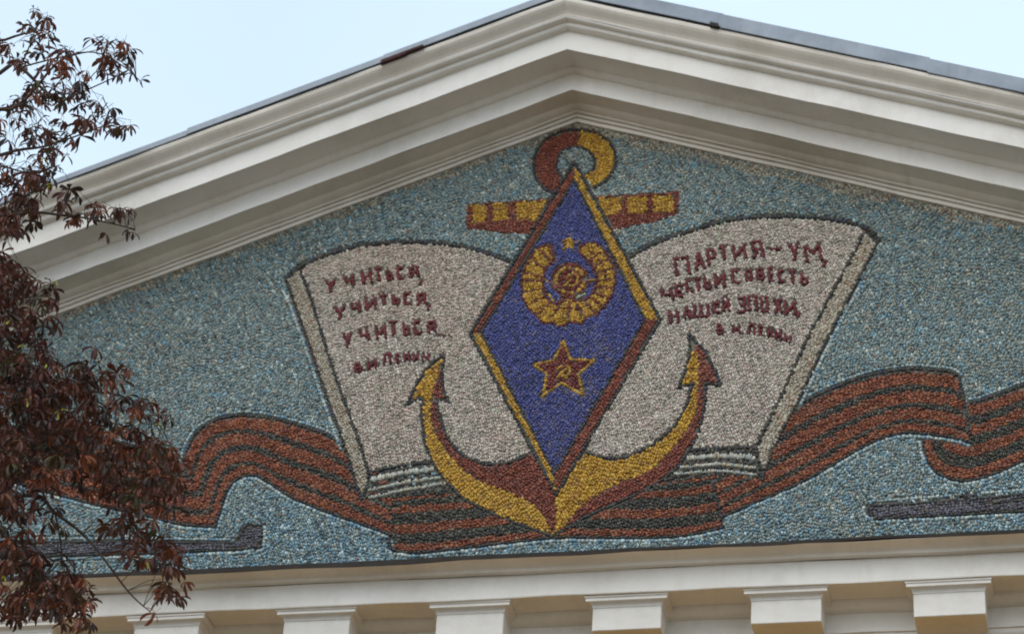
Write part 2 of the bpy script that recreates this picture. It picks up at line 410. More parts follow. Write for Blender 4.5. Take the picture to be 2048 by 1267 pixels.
ribbon([((1938, 806), (1846, 880)), ((1942, 806), (1852, 912)), ((1950, 804), (1872, 944)), ((1962, 801), (1908, 959)), ((1980, 795), (1945, 960)), ((2019, 781), (2000, 943)), ((2048, 770), (2048, 921)), ((2120, 745), (2120, 893)), ((2300, 700), (2300, 850))], sE)
ribbon([((780, 985), (788, 1100)), ((800, 980), (810, 1104)), ((850, 975), (850, 1104)), ((1000, 965), (1000, 1087)), ((1110, 955), (1110, 1075)), ((1205, 951), (1205, 1075)), ((1300, 950), (1300, 1075)), ((1380, 944), (1381, 1069)), ((1440, 935), (1446, 1055))],
       [(.13, .17), (.27, .38), (.56, .70), (.87, .98)])
line([(782, 1066), (777, 1080), (781, 1097), (799, 1104)], 6, 'ribbon', DARK)
ribbon([((1424, 935), (1440, 1035)), ((1440, 924), (1452, 1030)), ((1530, 860), (1527, 998)), ((1597, 811), (1600, 966)), ((1653, 782), (1660, 933)), ((1712, 759), (1705, 906)), ((1770, 744), (1745, 884)), ((1829, 738), (1800, 867)), ((1875, 741), (1850, 868)), ((1905, 745), (1900, 874)), ((1921, 757), (1943, 886))], sD)
line([(1919, 755), (1931, 817), (1943, 886)], 5, 'ribbon', DARK)
line([(1427, 962), (1437, 1010), (1447, 1056)], 4.5, 'ribbon', DARK)
# --- book
LT = spl([(572, 558), (599, 536), (641, 515), (707, 495), (768, 487), (829, 485), (902, 490), (964, 504), (1040, 532)])
lin_l = [(601, 540), (630, 620), (655, 705), (680, 778), (702, 838), (723, 897), (737, 944)]
out_l = [(572, 558), (590, 610), (622, 700), (652, 790), (691, 897), (707, 950), (723, 1000)]
line(off([(566, 560)]+out_l[1:5], 9), 6, 'background', HALO)
fill(LT+[(1110, 560), (1110, 930), (990, 935), (861, 923), (799, 930), (737, 944), (735, 1000), (723, 1000)]+out_l[::-1], 'book', STRB)
fill(lin_l+[(799, 930), (861, 923), (990, 935), (1110, 935), (1110, 560)]+LT[::-1][:-7], 'page_left', PAGE, size=(.0125, .024), ang=-78, spread=12, warm=1)
fill(out_l+[(733, 985), (737, 944)]+lin_l[::-1]+[(590, 545)], 'cover_left', SIDE, size=(.0125, .024), ang=-60, spread=10)
line(out_l, 5, 'book', DARK); line(lin_l, 5, 'book', DARK); line([(723, 1000), (735, 975), (737, 944)], 4, 'book', DARK)
for i, (P_, w_) in enumerate([([(741, 960), (800, 947), (864, 938), (888, 938)], 12), ([(736, 981), (800, 967), (876, 955), (894, 955)], 7.5), ([(738, 996), (800, 982), (880, 968), (900, 968)], 7)]):
    fill(off(P_, w_/2+3)+off(P_, -w_/2-3)[::-1], 'book', DARK); line(P_, w_, 'sheet_edge_l%d' % i, BAND, L_=.0135, grow=0)
for i, bd in [] and enumerate([[(742, 951), (800, 938), (864, 930), (885, 932), (892, 945), (868, 944), (800, 953), (740, 969)], [(736, 976), (800, 961), (876, 949), (893, 952), (896, 958), (870, 958), (800, 970), (735, 986)], [(737, 991), (800, 977), (880, 964), (900, 966), (903, 972), (880, 972), (800, 985), (738, 1001)]]):
    fill(bd, 'sheet_edge_l%d' % i, BAND, size=(.026, .024), ang=-70, spread=6)
line([(737, 946), (799, 932), (861, 925), (875, 927)], 4.5, 'book', DARK)
line(LT, 8, 'book', DARK)
RT = spl([(1230, 527), (1260, 514), (1311, 487), (1387, 461), (1463, 441), (1552, 434), (1628, 436), (1692, 445), (1737, 460), (1760, 483)])
lin_r = [(1728, 468), (1698, 527), (1666, 585), (1641, 630), (1615, 680), (1588, 738), (1559, 803), (1535, 850), (1512, 896)]
out_r = [(1756, 487), (1718, 560), (1679, 633), (1641, 706), (1594, 808), (1560, 872), (1545, 905), (1524, 962)]
fill(RT+out_r[1:]+[(1515, 955), (1350, 951), (1381, 900), (1250, 940), (1112, 935), (1112, 540)], 'book', STRB)
fill([(1110, 540)]+RT[:-6]+lin_r+[(1454, 894), (1381, 900), (1250, 940), (1110, 935)], 'page_right', PAGE, size=(.0125, .024), ang=-72, spread=12)
fill([(1732, 468), (1752, 489)]+out_r[1:7]+[(1530, 942), (1515, 902)]+lin_r[::-1], 'cover_right', SIDE, size=(.0125, .024), ang=-40, spread=10)
line(out_r, 4, 'book', DARK); line(lin_r, 4.5, 'book', DARK); line([(1512, 894), (1517, 930), (1526, 962)], 5, 'book', DARK)
line([(1512, 896), (1454, 896), (1381, 901)], 5, 'book', DARK)
for i, (P_, w_) in enumerate([([(1374, 917), (1440, 911), (1500, 914), (1511, 917)], 11.5), ([(1360, 935), (1440, 928.5), (1512, 936)], 7), ([(1348, 948.5), (1440, 941.5), (1514, 949.5)], 6)]):
    fill(off(P_, w_/2+3)+off(P_, -w_/2-3)[::-1], 'book', DARK); line(P_, w_, 'sheet_edge_r%d' % i, BAND, L_=.0135, grow=0)
for i, bd in [] and enumerate([[(1378, 908), (1440, 903), (1500, 906), (1511, 911), (1511, 923), (1440, 917), (1366, 925)], [(1362, 931), (1440, 924), (1512, 931), (1513, 940), (1440, 933), (1354, 940)], [(1350, 944), (1440, 938), (1514, 946), (1515, 953), (1440, 946), (1345, 953)]]):
    fill(bd, 'sheet_edge_r%d' % i, BAND, size=(.026, .024), ang=-70, spread=6)
line(RT, 8, 'book', DARK)
line(off(out_r[1:5], -8), 5, 'background', HALO)
# --- lettering
GL = {'У': [[(0, 0), (.5, .55)], [(1, 0), (.5, .6), (.35, 1)]], 'Ч': [[(.05, 0), (.1, .5), (.95, .55)], [(.9, 0), (1, 1)]],
      'И': [[(0, 0), (0, 1)], [(0, .85), (1, .15)], [(1, 0), (1, 1)]], 'Т': [[(0, 0), (1, 0)], [(.5, 0), (.5, 1)]],
      'Ь': [[(0, 0), (0, 1), (.9, 1), (.9, .5), (0, .5)]], 'С': [[(1, 0), (0, 0), (0, 1), (1, 1)]],
      'Я': [[(1, 1), (1, 0), (.1, 0), (.1, .5), (1, .5)], [(.6, .5), (0, 1)]], 'П': [[(0, 1), (0, 0), (1, 0), (1, 1)]],
      'А': [[(0, 1), (.5, 0), (1, 1)], [(.2, .68), (.8, .68)]], 'Р': [[(0, 1), (0, 0), (1, 0), (1, .5), (0, .5)]],
      '-': [[(0, .5), (1, .5)]], 'М': [[(0, 1), (0, 0), (.5, .55), (1, 0), (1, 1)]], 'Е': [[(1, 0), (0, 0), (0, 1), (1, 1)], [(0, .5), (.8, .5)]],
      'О': [[(0, 0), (1, 0), (1, 1), (0, 1), (0, 0)]], 'В': [[(0, 0), (.85, 0), (.85, .45), (0, .5), (0, 0)], [(0, .5), (1, .55), (1, 1), (0, 1), (0, .5)]],
      'Н': [[(0, 0), (0, 1)], [(1, 0), (1, 1)], [(0, .5), (1, .5)]], 'Ш': [[(0, 0), (0, 1), (1, 1), (1, 0)], [(.5, 0), (.5, 1)]],
      'Й': [[(0, 0), (0, 1)], [(0, .85), (1, .15)], [(1, 0), (1, 1)], [(.3, -.22), (.7, -.22)]], 'Э': [[(0, 0), (1, 0), (1, 1), (0, 1)], [(.3, .5), (1, .5)]],
      'Х': [[(0, 0), (1, 1)], [(1, 0), (0, 1)]], 'Л': [[(0, 1), (.25, 0), (1, 0), (1, 1)]], ',': [[(.5, 0), (.2, 1)]], '.': [[(0, .5), (.3, .5)]]}
LETTERS = []
def text(key, items, s, ox, oy, sl, shear, wd=5.6, L_=.0145):
    """items: (char, x0, x1, y0, y1) measured; sl = rise of the line per unit, shear = lean of the stems"""
    for ci, (ch, x0, x1, y0, y1) in enumerate(items):
        LETTERS.append('%s_%d' % (key, ci))
        W_, H_ = (x1-x0)/s, (y1-y0)/s; X0, Y0 = ox+x0/s, oy+y0/s
        fl = ch in ',.-'; ins = 0 if fl else 2.2; lean = 0 if fl else shear*H_; rise = 0 if fl else sl*W_
        for st in GL[ch]:
            P = [(X0+ins+a*(W_-2*ins)+(b-.5)*lean, Y0+ins+b*(H_-2*ins-abs(rise)*.6)+abs(rise)*.3+(a-.5)*rise) for a, b in st]
            if len(P) == 1: P = P*2
            line(P, wd, LETTERS[-1], RED, L_=L_, grow=.9)
L5 = (4.088, 560, 470)
text('text1', [('У', 375, 465, 362, 482), ('Ч', 525, 612, 325, 440), ('И', 672, 755, 290, 415), ('Т', 775, 842, 270, 395), ('Ь', 875, 930, 275, 378), ('С', 960, 1022, 265, 370), ('Я', 1058, 1138, 262, 360), (',', 1145, 1165, 380, 412)], *L5, -.12, .1)
text('text2', [('У', 445, 545, 580, 700), ('Ч', 582, 662, 548, 650), ('И', 700, 790, 510, 632), ('Т', 815, 885, 488, 585), ('Ь', 925, 980, 482, 580), ('С', 1015, 1078, 474, 578), ('Я', 1118, 1195, 478, 585), (',', 1210, 1235, 575, 615)], *L5, -.12, .1)
text('text3', [('У', 515, 600, 795, 930), ('Ч', 652, 732, 768, 880), ('И', 787, 870, 738, 858), ('Т', 885, 970, 705, 828), ('Ь', 1008, 1065, 708, 828), ('С', 1098, 1165, 703, 818), ('Я', 1205, 1278, 705, 812), ('.', 1296, 1320, 815, 835), ('.', 1342, 1366, 820, 840), ('.', 1390, 1414, 828, 848)], *L5, -.1, .08)
text('text4', [('В', 608, 672, 1050, 1132), ('.', 684, 702, 1095, 1115), ('И', 716, 792, 1018, 1108), ('.', 806, 822, 1065, 1085), ('Л', 842, 912, 968, 1066), ('Е', 946, 984, 975, 1055), ('Н', 1014, 1068, 962, 1045), ('И', 1090, 1142, 968, 1040), ('Н', 1166, 1226, 972, 1042)], *L5, -.1, .05, 4.8, .013)
L7 = (3.938, 1260, 420)
text('text5', [('П', 355, 470, 372, 528), ('А', 508, 590, 335, 480), ('Р', 608, 682, 315, 448), ('Т', 702, 778, 285, 412), ('И', 812, 915, 270, 402), ('Я', 958, 1048, 245, 392), ('-', 1095, 1192, 300, 325), ('У', 1255, 1345, 258, 405), ('М', 1380, 1510, 270, 418), (',', 1525, 1550, 405, 445)], *L7, -.1, .14)
text('text6', [('Ч', 240, 345, 612, 725), ('Е', 358, 425, 590, 692), ('С', 440, 505, 552, 655), ('Т', 505, 572, 535, 650), ('Ь', 585, 645, 522, 632), ('И', 668, 752, 490, 620), ('С', 802, 870, 475, 588), ('О', 912, 965, 472, 572), ('В', 1002, 1058, 462, 560), ('Е', 1092, 1142, 455, 575), ('С', 1170, 1226, 475, 578), ('Т', 1250, 1315, 478, 585), ('Ь', 1345, 1402, 490, 598)], *L7, -.05, .06, 5.8)
text('text7', [('Н', 310, 385, 790, 905), ('А', 415, 492, 762, 868), ('Ш', 502, 625, 742, 852), ('Е', 652, 718, 730, 818), ('Й', 728, 788, 700, 808), ('Э', 845, 912, 690, 815), ('П', 932, 1005, 680, 805), ('О', 1030, 1092, 685, 812), ('Х', 1135, 1202, 692, 825), ('И', 1218, 1310, 722, 840), (',', 1322, 1345, 810, 845)], *L7, -.04, .06, 5.8)
text('text8', [('В', 685, 735, 900, 988), ('.', 755, 772, 965, 985), ('И', 805, 870, 905, 985), ('.', 888, 905, 965, 985), ('Л', 928, 990, 895, 992), ('Е', 1012, 1062, 915, 1002), ('Н', 1082, 1130, 925, 1015), ('И', 1142, 1198, 945, 1035), ('Н', 1215, 1272, 980, 1058)], *L7, .1, .04, 4.6, .013)
# --- anchor ring and crossbar
outr = spl([(1110, 388), (1088, 377), (1072, 356), (1068, 331), (1073, 305), (1086, 286), (1102, 273), (1120, 265), (1140, 261), (1159, 261), (1178, 263), (1196, 268), (1212, 279), (1224, 292), (1231, 310), (1231, 328), (1225, 345), (1212, 362), (1189, 377)])
inr = spl([(1127, 358), (1116, 342), (1114, 328), (1118, 314), (1128, 302), (1141, 297), (1154, 296), (1168, 298), (1181, 307), (1189, 320), (1189, 334), (1182, 344), (1168, 352)])
fill(outr+inr[::-1], 'ring', BRWN, size=(.015, .022), ang=80, spread=20)
kk = [i for i, p in enumerate(outr) if p[0] > 1157][0]; k2 = [i for i, p in enumerate(inr) if p[0] > 1153][0]
fill(outr[kk:]+inr[k2:][::-1], 'ring', YELL, size=(.015, .022), ang=80, spread=20)
line(outr, 5, 'anchor', DARK); line(inr, 4.5, 'anchor', DARK)
fill([(935, 409), (1103, 399), (1192, 395), (1361, 384), (1357, 432), (1310, 444), (1228, 462), (1052, 471), (934, 459)], 'crossbar', BRWN, size=(.015, .022), ang=8, spread=12)
for i, q in enumerate([[(944, 412), (974, 410), (972, 446), (945, 449)], [(985, 409), (1018, 407), (1016, 441), (987, 444)], [(1032, 406), (1096, 402), (1076, 442), (1033, 442)], [(1194, 399), (1243, 395), (1242, 428), (1208, 434)], [(1255, 396), (1296, 394), (1294, 427), (1255, 429)], [(1307, 394), (1346, 391), (1347, 424), (1307, 427)]]):
    fill(q, 'inlay_%d' % i, YELL, size=(.016, .021), ang=4, spread=10)
# --- anchor arms
oL = spl([(848, 800), (844, 818), (844, 842), (852, 891), (872, 935), (902, 973), (931, 1000), (989, 1029), (1048, 1052), (1108, 1074)])
mL = spl([(884, 728), (874, 770), (865, 800), (863, 832), (872, 868), (896, 906), (921, 935), (960, 962), (1019, 985), (1063, 1008), (1088, 1035), (1109, 1068)])
iL = spl([(874, 803), (881, 833), (890, 865), (905, 891), (928, 912), (960, 926), (989, 929), (1025, 924), (1062, 908)])
fill(oL[:-1]+[(1110, 1072), (1116, 985), (1062, 908)]+iL[::-1], 'arm_l', BRWN, ang=35, spread=14)
fill(oL+mL[::-1][:-12], 'arm_l', YELL, size=(.015, .027), ang=-55, spread=8)
fill([(887, 714), (868, 726), (850, 744), (836, 765), (826, 786), (814, 812), (828, 800), (845, 794), (849, 803), (875, 802), (882, 795), (893, 806), (889, 780), (884, 755)], 'arm_l', YELL, size=(.019, .025), ang=40)
fill([(887, 716), (878, 745), (870, 770), (865, 800), (875, 802), (882, 795), (894, 806), (889, 780), (884, 755)], 'arm_l', BRWN, size=(.019, .025), ang=80)
line(oL, 4.5, 'anchor', DARK); line(iL, 4.5, 'anchor', DARK)
line([(888, 710), (868, 724), (850, 743), (836, 764), (826, 786), (813, 812)], 4, 'anchor', DARK)
line([(815, 810), (828, 802), (843, 796), (848, 802)], 3.6, 'anchor', DARK)
line([(889, 712), (885, 740), (885, 765), (890, 785), (898, 806), (883, 799), (874, 803)], 4.5, 'anchor', DARK)
oR = spl([(1413, 775), (1411, 800), (1407, 826), (1393, 874), (1369, 915), (1346, 944), (1293, 979), (1234, 1006), (1176, 1032), (1140, 1053), (1112, 1072)])
mR = spl([(1397, 770), (1395, 800), (1387, 839), (1352, 888), (1322, 921), (1293, 947), (1249, 962), (1205, 985), (1164, 1011), (1141, 1038), (1114, 1069)])
iR = spl([(1382, 776), (1375, 805), (1363, 833), (1337, 865), (1293, 897), (1249, 915), (1205, 915), (1164, 902)])
fill(oR+[(1110, 1072), (1113, 985), (1164, 902)]+iR[::-1], 'arm_r', BRWN, ang=-35, spread=14)
fill(mR+[(1110, 1072), (1113, 985), (1164, 902)]+iR[::-1], 'arm_r', YELL, size=(.015, .027), ang=70, spread=8)
fill([(1380, 680), (1384, 705), (1374, 735), (1367, 755), (1360, 773), (1373, 768), (1386, 768), (1384, 780), (1398, 780), (1398, 720)], 'arm_r', YELL, size=(.019, .025), ang=60)
fill([(1382, 684), (1396, 715), (1398, 740), (1397, 780), (1409, 780), (1411, 766), (1425, 768), (1438, 770), (1430, 745), (1416, 715), (1402, 695)], 'arm_r', BRWN, size=(.019, .025), ang=-60)
line(oR, 4.5, 'anchor', DARK); line(iR, 4.5, 'anchor', DARK)
line([(1377, 668), (1381, 700), (1375, 730), (1366, 753), (1358, 776), (1370, 771), (1386, 768), (1382, 778)], 4, 'anchor', DARK)
line([(1378, 668), (1392, 685), (1408, 700), (1420, 722), (1433, 748), (1442, 772), (1428, 769), (1412, 766), (1410, 778)], 5, 'anchor', DARK)
# --- diamond badge
T_, R_, B_, L_p = (1149, 325), (1321, 640), (1113, 990), (941, 668)
t, r, bt, l = (1149, 362), (1290, 640), (1110, 950), (963, 667)
fill([T_, R_, B_, L_p], 'badge', DARK)
fill([T_, t, l, L_p], 'frame', BRWN, size=(.015, .022), ang=60, spread=6); fill([T_, R_, r, t], 'frame', YELL, size=(.015, .022), ang=-60, spread=6)
fill([L_p, l, bt, B_], 'frame', YELL, size=(.015, .022), ang=-60, spread=6); fill([R_, B_, bt, r], 'frame', BRWN, size=(.015, .022), ang=60, spread=6)
fill([t, r, bt, l], 'field', BLUE, size=(.015, .022), ang=-50, spread=14)
line([t, r, bt, l], 4, 'badge', DARK, closed=True)
line([T_, R_, B_, L_p], 5.5, 'badge', DARK, closed=True)
# emblem
wr = [(1095, 490), (1075, 497), (1058, 520), (1046, 548), (1043, 570), (1046, 595), (1057, 618), (1075, 635), (1085, 648), (1108, 646), (1115, 654), (1128, 651), (1140, 645), (1165, 649), (1170, 640), (1190, 632), (1210, 612), (1225, 590), (1232, 560), (1229, 535), (1217, 512), (1200, 493), (1187, 487), (1172, 489), (1161, 494), (1158, 505), (1170, 515), (1185, 530), (1192, 545), (1194, 562), (1190, 580), (1180, 595), (1160, 603), (1140, 600), (1120, 605), (1105, 612), (1095, 600), (1088, 580), (1086, 558), (1092, 540), (1103, 525), (1109, 512), (1105, 493)]
fill(wr, 'wreath', YELL, size=(.015, .018), ang=15, spread=20)
for i, (a, r0, r1) in enumerate([(x, 50+3*(x % 2), 90) for x in (118, 128, 147, 166, 176, 193, 210, 228)] + [(x, 54, 91) for x in (-8, 5, 20, 33, 47, -22, -36, -50)]+[(x, 34, 76) for x in (-112, -90, -70)]):
    ca, sa = math.cos(math.radians(a)), -math.sin(math.radians(a))*.93
    line([(1138+r0*ca, 567+r0*sa), (1138+r1*ca, 567+r1*sa)], 3.6, 'wreath', BRWN, L_=.018, grow=.5)
line([(1176, 499), (1195, 515), (1210, 540), (1213, 562)], 3, 'wreath', MARN, L_=.012, grow=.1)
line([(1105, 622), (1135, 616), (1165, 620)], 3.4, 'wreath', MARN, L_=.018, grow=.2)
line(wr, 4.2, 'wreath', MARN, L_=.02, closed=True, grow=.5)
el = lambda cx, cy, rx, ry, a0=0, a1=360, n=28: [(cx+rx*math.cos(math.radians(a0+(a1-a0)*i/n)), cy+ry*math.sin(math.radians(a0+(a1-a0)*i/n))) for i in range(n+1)]
fill(el(1140.5, 562, 37, 34), 'globe', MARN, size=(.015, .018), ang=20)
GLB = YELL+[(5, (128, 70, 38))]
for q0 in (5, 75, 150, 215, 285): line(el(1140.5, 562, 28.5, 25.5, q0, q0+58, 8), 8, 'globe', GLB, L_=.013, grow=.3)
line(el(1140.5, 562, 37, 34), 4, 'globe', BRWN, L_=.02, grow=.3)
line(el(1142, 560, 14, 13, -85, 100, 10), 5.5, 'globe', YELL, L_=.015, grow=.2); line([(1128, 574), (1148, 556)], 4.5, 'globe', YELL, L_=.015, grow=.2); line([(1130, 560), (1141, 551)], 4.5, 'globe', YELL, L_=.015, grow=.2)
for q in [[(1087, 560), (1097, 564)], [(1098, 588), (1109, 607)], [(1177, 562), (1192, 561)], [(1135, 598), (1141, 608)]]: line(q, 4, 'wreath', YELL, L_=.018, grow=.3)
line([(1152, 598), (1172, 588)], 5, 'field', LITE, L_=.018)
def star(tips, inner=.42):
    c = np.mean(tips, axis=0); out = []
    for i in range(5):
        a, b2 = np.array(tips[i]), np.array(tips[(i+1) % 5]); out.append(tuple(a)); out.append(tuple(c+((a+b2)/2-c)*inner*1.25))
    return out
fill(star([(1141, 472), (1158, 484), (1151, 501), (1125, 503), (1120, 483)], .5), 'small_star', YELL, size=(.017, .02), ang=15)
rs = [(1127.5, 682), (1141, 720), (1190, 721), (1157, 749), (1166.5, 791), (1123, 766), (1085.5, 793), (1095, 749), (1067.5, 730), (1108, 722)]
fill(rs, 'red_star', MARN, size=(.017, .021), ang=60)
line(rs, 6, 'red_star', YELL, L_=.02, closed=True, grow=.8)
line(el(1129, 742, 12, 11, -80, 110, 10), 5.5, 'red_star', YELL, L_=.016, grow=.3); line([(1113, 757), (1134, 738)], 5.5, 'red_star', YELL, L_=.016, grow=.3); line([(1114, 740), (1124, 733)], 6, 'red_star', YELL, L_=.016, grow=.3)
line([(1122, 752), (1136, 757)], 5, 'red_star', YELL, L_=.016, grow=.3)

# --- stones
def lookup(x, z):
    u, v = proj(x, z); ui = np.floor(u).astype(int)+MG; vi = np.floor(v).astype(int)+MG
    ok = (ui >= 0) & (ui < PW) & (vi >= 0) & (vi < PH)
    r_ = np.zeros(x.shape, int); r_[ok] = lab[vi[ok], ui[ok]]; return r_, u, v
NK = [(rng.uniform(-1, 1, 2)*s, rng.uniform(0, 6.28)) for s in (1.2, 1.6, 2.1, 3, 4, 6, 8) for _ in range(2)]
def lf(x, z):
    s = 0
    for k, (kv_, p) in enumerate(NK): s = s+np.sin(kv_[0]*x*1.5+kv_[1]*z*1.8+p)/(1+k*.12)
    return s/3
BR = {'background': 1.27, 'page_left': 1.2, 'page_right': 1.23, 'cover_left': 1.12, 'cover_right': 1.18, 'field': 1.28, 'stripe': 1.12}
ST = {}                                      # key -> list of arrays (x, z, a, b, angle, colour)
def choose(pal, n):
    wt = np.array([p[0] for p in pal], float); c = np.array([lin(p[1]) for p in pal])
    return c[rng.choice(len(pal), n, p=wt/wt.sum())]
ZMIN = -3.86
KN = {}; KEY = np.array([-1]+[KN.setdefault(q['key'], len(KN)) for q in SH[1:]])
def add(key, x, z, a, b, th, col):
    ST.setdefault(key, []).append((x, z, a, b, th, col))
for i in range(1, len(SH)):
    s = SH[i]
    if s['kind'] == 'fill':
        ys, xs = np.nonzero(lab == i)
        if len(ys) == 0: continue
        c = [wall(u-MG, v-MG) for u in (xs.min(), xs.max()+1) for v in (ys.min(), ys.max()+1)]
        x0, x1 = min(p[0] for p in c)-.03, max(p[0] for p in c)+.03; z0, z1 = max(ZMIN, min(p[1] for p in c)-.03), min(.02, max(p[1] for p in c)+.03)
        if z1 <= z0: continue
        wd, ln = s['size']; th = math.radians(s['ang']); ct, st_ = math.cos(th), math.sin(th)
        cx, cz_ = (x0+x1)/2, (z0+z1)/2; R_h = math.hypot(x1-x0, z1-z0)/2+.1
        sp_ = rng.uniform(.62, 1.45, int(2*R_h/wd*1.15)+3)*wd; rows = np.cumsum(sp_)-R_h-sp_/2; A = []; Bb = []; LL = []; WW = []
        for q, wq in zip(rows, sp_):
            l_ = rng.uniform(.65, 1.4, int(2*R_h/ln*1.25)+4)*ln; e = np.cumsum(l_)-R_h-rng.uniform(0, ln)
            A.append(e-l_/2); LL.append(l_); Bb.append(np.full(len(e), q)); WW.append(np.full(len(e), wq))
        A = np.concatenate(A); Bb = np.concatenate(Bb); LL = np.concatenate(LL); WW = np.concatenate(WW)
        sp = math.radians(s['spread'])
        if s.get('wave'):
            wv = .05*np.sin(A*3.1+Bb*1.3)+.03*np.sin(A*7.3-Bb*2.1); sl_ = .05*3.1*np.cos(A*3.1+Bb*1.3)+.03*7.3*np.cos(A*7.3-Bb*2.1)
        else:
            wv = .01*np.sin(A*9+Bb*3); sl_ = .09*np.cos(A*9+Bb*3)
        Bj = Bb+wv+rng.normal(0, .05, len(A))*wd
        x = cx+A*ct-Bj*st_; z = cz_+A*st_+Bj*ct
        r_, u, v = lookup(x, z); ok = (r_ == i) & (z > ZMIN) & (z < -np.abs(x)*SL+.012)
        x, z, l_, sl_, wd = x[ok], z[ok], LL[ok], sl_[ok], WW[ok]; n_ = len(x)
        if not n_: continue
        col = choose(s['pal'], n_)
        if s['key'] == 'background':
            g = lf(x, z); u_, v_ = proj(x, z)
            pb = 1/(1+np.exp(-(g*1.3-1.0+(v_-900)/160))); mk = rng.random(n_) < pb*.85; col[mk] = choose(BG2, mk.sum())
            pg = 1/(1+np.exp(-(lf(z*1.7+3, x*1.3)*2.2-1.6))); mk = rng.random(n_) < pg*.5; col[mk] = choose([(2, (122, 134, 128)), (2, (104, 118, 118)), (1, (140, 136, 120))], mk.sum())
            ed = -np.abs(x)*SL-z+.018*np.sin(x*9)+.012*np.sin(x*23); mk = (ed < .065+.03*(x > 0)) & (rng.random(n_) < .85); col[mk] = choose(BEIGE, mk.sum())
            bs = rng.uniform(.8, 1.12, n_)
        else: bs = rng.uniform(.85, 1.1, n_)
        if s.get('warm'):
            g = lf(x*1.4, z); wt_ = np.clip((g+.5+(-.8-x)*.5), 0, 1)[:, None]*.35; col = col*(1-wt_)+col*np.array([1.02, .88, .80])*wt_
        if s['key'] == 'field':
            g = lf(x*2, z*2); mk = rng.random(n_) < np.clip(g*.5, 0, .6); col[mk] = choose([(2, (84, 82, 112)), (1, (100, 92, 106)), (1, (70, 70, 92))], mk.sum())
        col = (col*.82+col.mean(0)*.18)*BR.get(s['key'].split('_')[0] if s['key'].startswith('stripe') else s['key'], 1.2)*rng.uniform(.84, 1.16, (n_, 1))
        add(s['key'], x, z, l_*.475*bs, wd*.475*rng.uniform(.82, 1.15, n_), th+sl_+rng.normal(0, sp/2.2, n_), col)
    else:
        P = [wall(*p) for p in (s['P']+([s['P'][0]] if s['closed'] else []))]
        hw = s['w']/270/2
        X, Z, T_a, LN = [], [], [], []
        for (ax, az), (bx, bz) in [(P[k], P[k+1]) for k in range(len(P)-1)]:
            pass
        P = np.array(P); seg = np.hypot(*(P[1:]-P[:-1]).T); cum = np.concatenate([[0], np.cumsum(seg)]); tot = cum[-1]
        if tot < 1e-6: continue
        nn = max(1, int(round(tot/s['L']))); e = (np.arange(nn)+.5)/nn*tot+rng.normal(0, s['L']*.06, nn)
        e = np.clip(e, 1e-4, tot-1e-4); k = np.clip(np.searchsorted(cum, e)-1, 0, len(seg)-1)
        dirv = (P[k+1]-P[k])/np.maximum(seg[k], 1e-9)[:, None]; pos = P[k]+dirv*(e-cum[k])[:, None]
        x, z = pos[:, 0], pos[:, 1]; r_, u, v = lookup(x, z)
        if True:
            ok = KEY[r_] == KEY[i]
            if s['key'] == 'background': ok = r_ == i
            ok = ok & (z > ZMIN) & (z < -np.abs(x)*SL+.01)
        x, z, dirv = x[ok], z[ok], dirv[ok]; n_ = len(x)
        if not n_: continue
        col = choose(s['pal'], n_)*rng.uniform(.8, 1.2, (n_, 1))
        add(s['key'], x, z, np.full(n_, tot/nn*.485)*rng.uniform(.9, 1.05, n_), np.full(n_, hw)*rng.uniform(.85, 1.12, n_), np.arctan2(dirv[:, 1], dirv[:, 0])+rng.normal(0, .06, n_), col)
def build_stones(name, key, parent, label=None, kind=None):
    arr = ST.pop(key, None)
    if arr is None: print('NO STONES', key); return None
    x, z, a, b_, th, col = [np.concatenate([q[j] for q in arr]) for j in range(6)]
    n_ = len(x); ct, st_ = np.cos(th), np.sin(th)
    h = rng.uniform(.008, .0165, n_) if name != 'letter' else rng.uniform(.016, .019, n_); tx = rng.normal(0, .2, n_); tz = rng.normal(-.08, .38, n_)*(.5 if name == 'letter' else 1)
    V = np.zeros((n_, 8, 3)); sg = [(-1, -1), (1, -1), (1, 1), (-1, 1)]
    for k, (p, q) in enumerate(sg):
        ja = 1+rng.uniform(-.24, .14, n_); jb = 1+rng.uniform(-.24, .14, n_)
        for lvl in (0, 1):
            f_ = 1.0 if lvl == 0 else .9
            la, lb = p*a*ja*f_, q*b_*jb*f_
            V[:, k+4*lvl, 0] = x+la*ct-lb*st_; V[:, k+4*lvl, 2] = z+la*st_+lb*ct
            V[:, k+4*lvl, 1] = .002 if lvl == 0 else -(h+la*tx+lb*tz)
    fidx = np.array([[4, 5, 6, 7], [0, 1, 5, 4], [1, 2, 6, 5], [2, 3, 7, 6], [3, 0, 4, 7]])
    Fc = (np.arange(n_)[:, None, None]*8+fidx[None]).reshape(-1)
    me = bpy.data.meshes.new(name); me.vertices.add(n_*8); me.vertices.foreach_set('co', V.reshape(-1))
    nf = n_*5; me.loops.add(nf*4); me.loops.foreach_set('vertex_index', Fc.astype(np.int32))
    me.polygons.add(nf); me.polygons.foreach_set('loop_start', np.arange(0, nf*4, 4, dtype=np.int32)); me.polygons.foreach_set('loop_total', np.full(nf, 4, np.int32))
    me.update(calc_edges=True); me.validate()
    ca = me.color_attributes.new('stone_colour', 'FLOAT_COLOR', 'POINT')
    cc = np.ones((n_, 8, 4)); cc[:, :, :3] = col[:, None, :]; ca.data.foreach_set('color', cc.reshape(-1).astype(np.float32))
    me.materials.append(M_tess)
    o = link(bpy.data.objects.new(name, me), parent)
    if label: o['label'] = label
    if kind: o['kind'] = kind
    return o
build_stones('background_tesserae', 'background', mos, 'blue and grey background stones', 'stuff')
build_stones('submarine', 'submarine_a', mos, 'grey submarine with raised fin on its right end')
build_stones('submarine', 'submarine_b', mos, 'grey submarine with rounded end beside the right ribbon')
